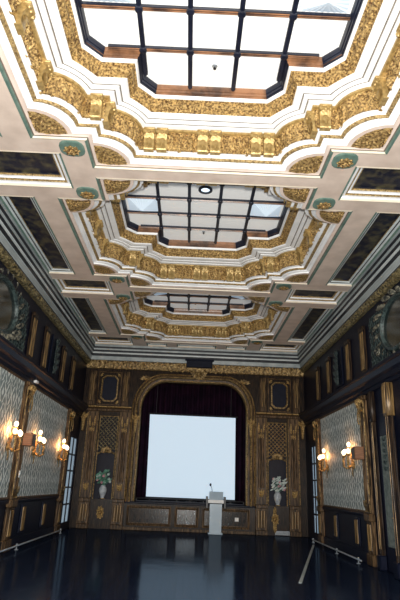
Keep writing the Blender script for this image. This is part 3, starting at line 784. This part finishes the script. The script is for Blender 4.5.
m = MB(); m.tube([(W, DY0 + 0.06, 1.1), (W - 0.05, DY0 + 0.06, 1.1), (W - 0.05, DY0 + 0.16, 1.1)], 0.012); m.build('door_handle', 'gold', dr)
struct(MB().box(W + 0.25, W + 0.3, DY0 - 0.2, DY1 + 0.2, 0, DZ + 0.2).build('trim_40', 'ebony'))

# pale glazed doors in the corners beside the stage
for side, nm, y0, y1 in ((-1, 'door_1', 18.65, 19.95), (1, 'door_2', 18.42, 19.3)):
    m = MB(); X0, X1 = sorted((side * W, side * (W - 0.07)))
    for a, b, c, d in ((y0, y0 + 0.12, 0, 3.2), (y1 - 0.12, y1, 0, 3.2), (y0 + 0.12, y1 - 0.12, 0, 0.25), (y0 + 0.12, y1 - 0.12, 3.05, 3.2)): m.box(X0, X1, a, b, c, d, 0.008)
    for z in (0.8, 1.35, 1.9, 2.45): m.box(X0, X1, y0 + 0.12, y1 - 0.12, z, z + 0.05)
    ym = (y0 + y1) / 2; m.box(X0, X1, ym - 0.025, ym + 0.025, 0.25, 3.05)
    d = struct(m.build(nm, 'ebony'))
    X0, X1 = sorted((side * (W - 0.005), side * (W - 0.03)))
    MB().box(X0, X1, y0 + 0.12, y1 - 0.12, 0.25, 3.05).build('pane', 'shine_pane', d)

# ------------------------------------------------------------------ stage wall
def arch_pts(hw, top, spring, n=14, rx=1.15):
    """basket arch from left foot to right foot"""
    pts = []
    ry = top - spring
    for k in range(n + 1):
        a = PI - k / n * PI / 2
        pts.append((-hw + rx + rx * math.cos(a), spring + ry * math.sin(a)))
    return pts + [(-x, z) for x, z in reversed(pts)]
SPR = 4.35
STZ = 0.95
bm_ = MB()
ap = arch_pts(2.38, 5.72, SPR)
for yy in (YB, YB + 0.3):
    vs = []; fs = []
    for i, (x, z) in enumerate(ap): vs += [(x, yy, z), (x, yy, 5.85)]
    for i in range(len(ap) - 1): fs.append((2 * i, 2 * i + 2, 2 * i + 3, 2 * i + 1))
    bm_.add(vs, fs)
bm_.loft([[(x, YB, z) for x, z in ap], [(x, YB + 0.3, z) for x, z in ap]], False)
NX0, NX1, NZ0, NZ1 = 2.88, 3.62, 1.0, 4.02
for s in (-1, 1):
    def bx(a, b, c, d, y1=YB + 0.3): bm_.box(*sorted((s * a, s * b)), YB, y1, c, d)
    bx(2.38, NX0, 0, 5.85); bx(NX1, W, 0, 5.85); bx(NX0, NX1, NZ1, 5.85); bx(NX0, NX1, 0, NZ0)
    bm_.box(*sorted((s * NX0, s * NX1)), YB + 0.26, YB + 0.3, NZ0, NZ1)
bm_.box(-W, W, YB, YB + 0.3, 5.85, ZB + 0.05)
struct(bm_.build('wall_back', 'walnut_dark'))

# arch surround
def arch_sweep(prof, n=16, z0=STZ):
    """prof: (inset from outer line 0..1 -> between outer and inner arch, out)"""
    rings = []
    for q, o in prof:
        hw = 2.40 - 0.34 * q; tp = 5.74 - 0.30 * q
        pts = [(-hw, z0)] + arch_pts(hw, tp, SPR, n, 1.2 - 0.25 * q) + [(hw, z0)]
        rings.append([(x, YB - o, z) for x, z in pts])
    return MB().loft(rings, False)
for prof, mt in (([(0.0, 0.0), (0.0, 0.10), (0.06, 0.13), (0.12, 0.10)], 'gold'), ([(0.12, 0.10), (0.35, 0.11)], 'walnut'), ([(0.35, 0.11), (0.40, 0.15), (0.52, 0.16), (0.58, 0.12)], 'gold_dull'),
                 ([(0.58, 0.12), (0.62, 0.06), (0.82, 0.05)], 'walnut'), ([(0.82, 0.05), (0.86, 0.09), (0.94, 0.08), (0.98, 0.03), (1.0, -0.10)], 'gold'), ([(1.0, -0.10), (1.0, -0.30)], 'walnut')):
    tn += 1; struct(arch_sweep(prof).build(f'trim_{tn}', mt, None, 40))
# carved drops along the arch
for x, z, nm in ((-1.95, 5.50, 'left'), (1.95, 5.50, 'right')):
    t = thing('spandrel_carving', f'gold-brown leaf carving in the {nm} spandrel of the stage arch', 'carving', (x, YB, z), -PI / 2, 'spandrel carvings beside the stage arch')
    m = MB()
    for k in range(7):
        a = PI * k / 6
        m.leaf((0.02, 0, 0), (0.05, 0.26 * math.cos(a), 0.16 * math.sin(a)), (1, 0, 0), 0.10, 0.2)
    m.build('leaves', 'gold_dull', t, 50); MB().ball((0.05, 0, 0), 0.05).build('boss', 'gold', t, True)

# ledge across the stage wall at the spring of the arch
LED = [(0.0, 4.18), (0.06, 4.20), (0.06, 4.27), (0.13, 4.31), (0.15, 4.33)]
LED2 = [(0.15, 4.33), (0.15, 4.37), (0.0, 4.40)]
for s in (-1, 1):
    a, b = sorted((s * 2.42, s * W))
    for prof, mt in ((LED, 'walnut'), (LED2, 'gold')):
        tn += 1; struct(sweep_wall(prof, a, b, 0).build(f'trim_{tn}', mt))
BW = 'pilasters of the stage wall'
def at_back(x): return ((x, YB - 0.002, 0), -PI / 2)
def make_back_pilaster(x, wd, label):
    t = thing('pilaster', label, 'pilaster', *at_back(x), group=BW); h = wd / 2; out = 0.10
    m = MB(); m.box(0.0, out + 0.06, -h, h, 0, 0.16, 0.015); m.box(0.0, out + 0.02, -h, h, 0.16, 0.9, 0.01); m.box(0.0, out + 0.07, -h, h, 0.9, 1.02, 0.015)
    m.build('pedestal', 'walnut', t)
    m = MB(); fluted(m, -h * 0.7, h * 0.7, 0.25, 0.82, out + 0.02, 3); m.build('pedestal_fluting', 'streak', t, 50)
    m = MB(); m.box(0.0, out, -h, h, 1.02, 4.18, 0.01); m.build('shaft', 'walnut', t)
    m = MB()
    for s in (-1, 1): m.tube([(out, s * h * 0.93, 1.06), (out, s * h * 0.93, 4.1)], 0.018, 8)
    m.build('gilt_edge', 'gold_dull', t, 50)
    m = MB(); fluted(m, -h * 0.55, h * 0.55, 1.6, 3.4, out, 2); m.build('reeding', 'walnut', t, 50)
    m = MB()
    for q in (-1, 1):
        m.leaf((out, q * h * 0.4, 3.6), (out + 0.02, q * h * 0.5, 4.0), (1, 0, 0), 0.06, 0.15)
        m.leaf((out, q * h * 0.4, 3.55), (out, q * h * 0.3, 3.38), (1, 0, 0), 0.05, 0.15)
    m.ball((out + 0.02, 0, 3.68), 0.05, 8, 0.8, 0.8, 1.5); m.leaf((out, 0, 3.6), (out, 0, 3.4), (1, 0, 0), 0.09, 0.15)
    m.build('capital', 'gold', t, 50)
    m = MB()
    for k in range(-1, 2): m.leaf((out, k * 0.03, 1.30), (out + 0.02, k * 0.09, 1.56), (1, 0, 0), 0.08, 0.2)
    m.ball((out + 0.02, 0, 1.33), 0.045)
    m.build('foot_ornament', 'gold', t, 50)
    return t
make_back_pilaster(-3.87, 0.42, 'wide brown pilaster on the stage wall in the left corner, outside the left niche')
make_back_pilaster(-2.63, 0.44, 'brown pilaster on the stage wall between the left niche and the arch')
make_back_pilaster(2.63, 0.44, 'brown pilaster on the stage wall between the arch and the right niche')
make_back_pilaster(3.87, 0.42, 'wide brown pilaster on the stage wall in the right corner, outside the right niche')
# gilt terms on the outer edges
for x, l in ((-4.22, 'gold carved bracket figure high in the left corner of the stage wall'), (-2.22, 'gold carved bracket figure on the left jamb of the stage arch'), (2.22, 'gold carved bracket figure on the right jamb of the stage arch'), (4.22, 'gold carved bracket figure high in the right corner of the stage wall')):
    t = thing('bracket_figure', l, 'carving', *at_back(x), group='gold bracket figures under the ledge')
    m = MB(); m.ball((0.20, 0, 4.03), 0.075, 10, 0.9, 0.85, 1.1)
    m.lathe([(0.03, 3.42), (0.045, 3.55), (0.07, 3.75), (0.085, 3.85), (0.05, 3.95), (0.035, 3.99)], (0.17, 0, 0), 10)
    for q in (-1, 1):
        m.leaf((0.16, q * 0.05, 3.88), (0.13, q * 0.16, 4.10), (1, 0, 0), 0.10, 0.2)
    m.build('figure', 'gold', t, 50)
    MB().box(0.0, 0.13, -0.06, 0.06, 3.4, 4.18, 0.02).build('bracket', 'walnut', t)

# niches with lattice heads
for s, sd in ((-1, 'left'), (1, 'right')):
    cx_ = s * (NX0 + NX1) / 2; h = (NX1 - NX0) / 2
    t = thing('wall_niche', f'dark niche with gold lattice head in the stage wall, {sd} of the arch', 'niche', *at_back(cx_), group='niches beside the stage arch')
    MB().box(-0.25, -0.23, -h, h, NZ0, NZ1).build('back_panel', 'ebony', t)
    m = MB(); z0, z1 = 2.75, 3.98
    st = 0.15
    for k in range(-12, 14):
        for q in (-1, 1):
            a = k * st
            # clip each diagonal to the opening
            zs = []
            lo, hi = z0, z1
            # y = a + q*(z - z0)
            for lim in (-h, h):
                zc = z0 + (lim - a) * q
                zs.append(zc)
            lo = max(lo, min(zs)); hi = min(hi, max(zs))
            if hi - lo > 0.02: m.tube([(0.0, a + q * (lo - z0), lo), (0.0, a + q * (hi - z0), hi)], 0.013, 5)
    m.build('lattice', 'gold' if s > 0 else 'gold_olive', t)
    m = MB()
    for q in (-1, 1): m.tube([(0.02, q * (h - 0.02), NZ0), (0.02, q * (h - 0.02), NZ1)], 0.022, 8)
    m.tube([(0.02, -h, NZ1 - 0.02), (0.02, h, NZ1 - 0.02)], 0.022, 8)
    m.build('gilt_edge', 'gold_dull', t, 50)
    m = MB(); n = 16
    pts = [(0.0, -h + 2 * h * k / n, 2.58 + 0.13 * math.sin(PI * k / n)) for k in range(n + 1)]
    m.tube(pts, 0.035, 8)
    for k in range(9):
        a = PI * k / 8
        m.leaf((0.03, 0, 2.68), (0.05, 0.24 * math.cos(a), 2.68 + 0.20 * math.sin(a)), (1, 0, 0), 0.10, 0.2)
    m.ball((0.06, 0, 2.70), 0.07, 10)
    m.build('cartouche', 'gold_dull', t, 50)
    # vase and flowers
    v = thing('vase', f'white porcelain vase standing in the {sd} niche', 'vase', (cx_, YB + 0.02, 1.004), 0, 'porcelain vases in the niches')
    MB().lathe([(0.085, 0.03), (0.065, 0.05), (0.09, 0.12), (0.135, 0.25), (0.145, 0.33), (0.12, 0.41), (0.085, 0.45), (0.10, 0.475), (0.09, 0.48), (0.07, 0.45)], n=20).build('body', 'porcelain', v, 50)
    MB().lathe([(0.09, 0.0), (0.10, 0.008), (0.095, 0.025), (0.085, 0.032)], n=20).build('foot', 'gold', v, 50)
    fl = thing('flower_arrangement', f'tall bouquet of green leaves and pink blossoms in the vase of the {sd} niche', 'flowers', (cx_, YB + 0.02, 1.46), 0, 'bouquets in the niche vases')
    rnd = random.Random(3 + s)
    st_, lf, fp, fw = MB(), MB(), MB(), MB()
    for k in range(34):
        a = rnd.uniform(0, 2 * PI); e = rnd.uniform(0.0, 1.0); rr = 0.28 * math.sqrt(rnd.random()); hh = 0.10 + 0.55 * rnd.random() * (1 - rr * 1.6)
        tip = (rr * math.cos(a), -0.10 + 0.8 * rr * math.sin(a), hh)
        st_.tube([(0.02 * math.cos(a), 0.02 * math.sin(a), 0.0), (tip[0] * 0.5, tip[1] * 0.4, hh * 0.6), tip], 0.005, 5)
        if k % 3 == 0:
            m = fp if k % 2 else fw
            for q in range(5):
                b = 2 * PI * q / 5
                m.leaf(tip, (tip[0] + 0.05 * math.cos(b), tip[1] - 0.03, tip[2] + 0.05 * math.sin(b)), (0, -1, 0), 0.045, 0.3, 4)
            m.ball((tip[0], tip[1] - 0.02, tip[2]), 0.02, 6)
        else:
            for q in range(3):
                b = rnd.uniform(0, 2 * PI)
                lf.leaf(tip, (tip[0] + 0.13 * math.cos(b), tip[1] + 0.05 * math.sin(b), tip[2] + 0.10 * math.sin(b + 1)), (0, -1, 0.2), 0.05, 0.2, 4)
    st_.build('stems', 'leaf', fl); lf.build('leaves', 'leaf' if s < 0 else 'petal_white', fl); fp.build('blossoms', 'petal_pink', fl); fw.build('blossoms', 'petal_white', fl)
    # carved gilt ornament on the plinth under the niche
    t = thing('plinth_ornament', f'gold scrollwork ornament on the plinth below the {sd} niche', 'carving', *at_back(cx_ + (0.0 if s < 0 else -0.12)), group='gold ornaments on the stage plinth')
    m = MB()
    for k in range(9):
        a = 2 * PI * k / 9
        m.leaf((0.03, 0, 0.55), (0.10, 0.15 * math.cos(a), 0.55 + 0.24 * math.sin(a)), (1, 0, 0), 0.11, 0.35)
    if s > 0: m.leaf((0.03, 0, 0.4), (0.03, 0, 0.08), (1, 0, 0), 0.14, 0.15); m.leaf((0.03, 0, 0.7), (0.03, 0, 0.98), (1, 0, 0), 0.12, 0.15)
    m.build('scrolls', 'gold', t, 50); MB().ball((0.10, 0, 0.55), 0.06, 10).build('boss', 'gold', t, True)
    # octagonal upper panels
    t = thing('octagonal_panel', f'dark octagonal panel in a brown frame on the stage wall above the {sd} niche', 'wall panel', *at_back(s * 3.36), group='octagonal panels above the niches')
    def octo(hw, hz, ch, x): return [(x, y, 5.08 + z) for y, z in ((-hw, -hz + ch), (-hw + ch, -hz), (hw - ch, -hz), (hw, -hz + ch), (hw, hz - ch), (hw - ch, hz), (-hw + ch, hz), (-hw, hz - ch))]
    MB().loft([octo(0.46, 0.66, 0.012, 0.0), octo(0.46, 0.66, 0.012, 0.06), octo(0.42, 0.62, 0.012, 0.07), octo(0.42, 0.62, 0.012, 0.03)]).build('outer_frame', 'walnut', t)
    MB().loft([octo(0.33, 0.52, 0.14, 0.0), octo(0.33, 0.52, 0.14, 0.07), octo(0.29, 0.48, 0.13, 0.08), octo(0.27, 0.46, 0.12, 0.03)]).build('inner_frame', 'gold_dull', t)
    MB().add(octo(0.28, 0.47, 0.125, 0.03), [tuple(range(8))]).build('panel', 'ebony', t)
    for a in (-1, 1):
        for b in (-1, 1):
            m = MB()
            for k in range(3): m.leaf((0.03, a * 0.37, 5.08 + b * 0.57), (0.05, a * (0.37 - 0.10 * math.cos(k * 0.8)), 5.08 + b * (0.57 - 0.12 * math.sin(k * 0.8))), (1, 0, 0), 0.05, 0.2)
            m.build('corner_leaf', 'gold', t, 50)
    for xx, l in ((2.72, 'inner'), (4.03, 'outer')):
        t = thing('upper_pilaster', f'short pilaster above the stage wall ledge, {l} side of the {sd} octagonal panel', 'pilaster', *at_back(s * xx), group='short pilasters above the stage ledge')
        MB().box(0.0, 0.06, -0.13, 0.13, 4.41, 5.76, 0.012).build('backing', 'walnut', t)
        m = MB(); fluted(m, -0.08, 0.08, 4.6, 5.6, 0.06, 2); m.build('reed', 'streak', t, 50)

# cartouche on the frieze over the arch
t = thing('keystone_console', 'dark carved console at the middle of the gold frieze above the stage arch', 'carving', *at_back(0.15))
m = MB(); m.box(0.0, 0.24, -0.52, 0.52, 6.02, 6.30, 0.02); m.box(0.0, 0.30, -0.58, 0.58, 6.28, 6.36, 0.02); m.build('block', 'ebony', t)
m = MB()
for k in range(11): m.ball((0.20, -1.1 + k * 0.22, 5.84 + 0.02 * (k % 2)), 0.05, 8)
m.build('bead_row', 'gold', t, True)
m = MB()
for k in range(9):
    a = PI * k / 8
    m.leaf((0.12, 0, 5.80), (0.16, 0.36 * math.cos(a), 5.80 - 0.30 * math.sin(a)), (1, 0, 0), 0.12, 0.2)
m.ball((0.16, 0, 5.78), 0.09, 10); m.build('mask', 'gold_dull', t, 50)

# ------------------------------------------------------------------ stage
st = struct(MB().box(-2.4, 2.4, YB + 0.02, 23.0, 0.0, STZ).build('floor_stage', 'ebony'))
struct(MB().box(-3.2, 3.2, 22.9, 23.1, 0, 6.2).build('wall_stage_back', 'ebony'))
m = MB(); m.box(-3.2, -3.0, YB + 0.3, 22.9, 0, 6.2); m.box(3.0, 3.2, YB + 0.3, 22.9, 0, 6.2); m.box(-3.2, 3.2, YB + 0.3, 23.1, 6.2, 6.3)
struct(m.build('wall_stage_sides', 'ebony'))
t = thing('panelled_stage', 'low panelled brown wooden stage front with three framed panels', 'stage', (0, YB, 0), -PI / 2)
MB().box(0.0, 0.06, -2.4, 2.4, 0.0, 0.10, 0.01).build('plinth', 'walnut', t)
MB().box(-0.04, 0.14, -2.4, 2.4, 0.90, 0.97, 0.02).build('nosing', 'ebony', t)
MB().box(0.0, 0.03, -2.4, 2.4, 0.10, 0.90).build('board', 'walnut_dark', t)
for y0, y1 in ((-2.2, -0.45), (-0.33, 0.55), (0.67, 2.3)):
    a, b = -y1, -y0
    m = MB()
    def RR(i, x): return [(x, a + i, 0.16 + i), (x, b - i, 0.16 + i), (x, b - i, 0.84 - i), (x, a + i, 0.84 - i)]
    m.loft([RR(0, 0.03), RR(0, 0.075), RR(0.05, 0.085), RR(0.07, 0.05), RR(0.10, 0.045)]); p = m.build('panel', 'walnut', t)
    m = MB(); m.add(RR(0.10, 0.045), [(0, 1, 2, 3)]); m.build('field', 'varnished', p)
MB().box(-0.25, 0.0, -2.0, 2.0, 0.97, 1.02, 0.01).build('footlight_ledge', 'ebony', t)
m = MB(); m.tube([(-0.10, -2.0, 1.08), (-0.10, 2.0, 1.08)], 0.03, 8)
for k in range(9): m.box(-0.12, -0.08, -2.0 + k * 0.5 - 0.01, -2.0 + k * 0.5 + 0.01, 1.0, 1.08)
m.build('footlight_rail', 'black', t)
tag(MB().box(1.66, 1.80, YB - 0.058, YB - 0.045, 0.42, 0.55, 0.004).build('wall_socket', 'plastic'), 'small white socket plate on the stage front right of the lectern', 'socket')
t = thing('floor_vent', 'pale metal vent grille at the foot of the stage wall below the right niche', 'vent', (3.45, YB - 0.02, 0))
MB().box(-0.32, 0.32, -0.02, 0.0, 0.02, 0.16).build('backing', 'black', t)
m = MB()
for k in range(4): m.box(-0.32, 0.32, -0.035, -0.015, 0.03 + k * 0.035, 0.045 + k * 0.035)
m.build('grille', 'steel', t)

# curtains
def curtain(name, x0, x1, y, z0, z1, folds, amp, label):
    m = MB(); n = folds * 10
    def fn(u, v):
        x = x0 + (x1 - x0) * u
        return (x, y + amp * math.sin(u * folds * 2 * PI) + amp * 0.4 * math.sin(u * folds * 5.3 + 1) * (1 - v), z0 + (z1 - z0) * v)
    m.grid(fn, n, 6)
    o = m.build(name, 'velvet', None, True)
    md = o.modifiers.new('thickness', 'SOLIDIFY'); md.thickness = 0.015
    tag(o, label, 'curtain')
curtain('stage_curtain', -2.95, 2.95, 21.9, STZ, 6.1, 26, 0.06, 'dark maroon velvet curtain hanging behind the projection screen')
# screen
t = thing('projection_screen', 'large bright white projection screen hanging inside the stage arch', 'screen', (0, 20.95, 0))
MB().add([(-1.68, 0, 1.14), (1.70, 0, 1.14), (1.69, 0, 4.20), (-1.74, 0, 4.21), (-1.68, 0.012, 1.14), (1.70, 0.012, 1.14), (1.69, 0.012, 4.20), (-1.74, 0.012, 4.21)],
         [(0, 1, 2, 3), (7, 6, 5, 4), (0, 4, 5, 1), (1, 5, 6, 2), (2, 6, 7, 3), (3, 7, 4, 0)]).build('sheet', 'screen', t)
MB().tube([(-1.70, 0.006, 1.11), (1.72, 0.006, 1.11)], 0.03, 8).build('weight_bar', 'black', t)
MB().tube([(-1.80, 0.006, 4.245), (1.78, 0.006, 4.235)], 0.035, 8).build('roller', 'black', t)
m = MB()
for x in (-1.5, 1.5): m.tube([(x, 0.006, 4.25), (x, 0.006, 6.2)], 0.006, 5)
m.build('cord', 'black', t)

# ------------------------------------------------------------------ lectern and microphone
t = thing('lectern', 'pale grey lectern with white desk edge standing before the stage', 'lectern', (0.93, 20.0, 0))
MB().box(-0.26, 0.26, -0.20, 0.20, 0.0, 0.05, 0.012).build('base', 'acrylic', t)
m = MB(); m.loft([[(-0.21, -0.13, 0.05), (0.21, -0.13, 0.05), (0.21, 0.14, 0.05), (-0.21, 0.14, 0.05)], [(-0.22, -0.15, 1.0), (0.22, -0.15, 1.0), (0.22, 0.16, 1.0), (-0.22, 0.16, 1.0)]], True, True)
m.build('column', 'acrylic', t)
m = MB(); m.loft([[(-0.28, -0.20, 1.03), (0.28, -0.20, 1.03), (0.28, 0.24, 1.0), (-0.28, 0.24, 1.0)], [(-0.28, -0.20, 1.14), (0.28, -0.20, 1.14), (0.28, 0.24, 1.04), (-0.28, 0.24, 1.04)]], True, True)
m.build('desk', 'plastic', t)
for s in (-1, 1): MB().box(*sorted((s * 0.285, s * 0.36)), -0.16, 0.2, 0.85, 1.25, 0.01).build('side_wing', 'black', t)
m = MB(); m.loft([[(-0.25, -0.20, 1.14), (0.25, -0.20, 1.14), (0.25, -0.185, 1.14), (-0.25, -0.185, 1.14)], [(-0.25, -0.24, 1.42), (0.25, -0.24, 1.42), (0.25, -0.225, 1.42), (-0.25, -0.225, 1.42)]], True, True)
m.build('front_shield', 'acrylic', t)
t = thing('microphone', 'black gooseneck microphone rising from the lectern desk', 'microphone', (0.80, 20.0, 1.10))
MB().tube([(0, 0.05, 0), (0, 0.06, 0.25), (-0.02, 0.09, 0.42), (-0.06, 0.14, 0.52)], 0.010, 8).build('gooseneck', 'black', t)
MB().ball((-0.07, 0.16, 0.55), 0.04, 10, 1, 1, 1.3).build('head', 'black', t, True)

# ------------------------------------------------------------------ low rails along the walls, strip on the floor
def rail(side, y0, y1, x, label, posts):
    t = thing('floor_rail', label, 'rail', (side * x, 0, 0), 0, 'low metal rails along the side walls')
    MB().tube([(0, y0, 0.09), (0, y1, 0.09)], 0.020, 8).build('bar', 'steel', t)
    for y in posts:
        m = MB(); m.lathe([(0.05, 0.0), (0.05, 0.012), (0.016, 0.02), (0.016, 0.10), (0.026, 0.11), (0.026, 0.135), (0.01, 0.14)], (0, y, 0), 10); m.build('post', 'steel', t)
rail(-1, 9.5, 18.2, 4.12, 'thin pale metal rail along the foot of the left wall', (10.5, 13.6, 18.1))
rail(1, 13.3, 18.3, 4.02, 'thin pale metal rail along the foot of the right wall', (13.5, 15.4, 18.2))
tag(MB().add([(3.84, 17.5, 0.001), (3.90, 17.5, 0.001), (2.04, 10.5, 0.001), (1.98, 10.5, 0.001), (3.84, 17.5, 0.010), (3.90, 17.5, 0.010), (2.04, 10.5, 0.010), (1.98, 10.5, 0.010)],
             [(0, 1, 2, 3), (7, 6, 5, 4), (0, 4, 5, 1), (1, 5, 6, 2), (2, 6, 7, 3), (3, 7, 4, 0)]).build('cable_cover', 'bluegrey'), 'pale flat cable cover running diagonally over the dark floor at the right', 'cable cover')
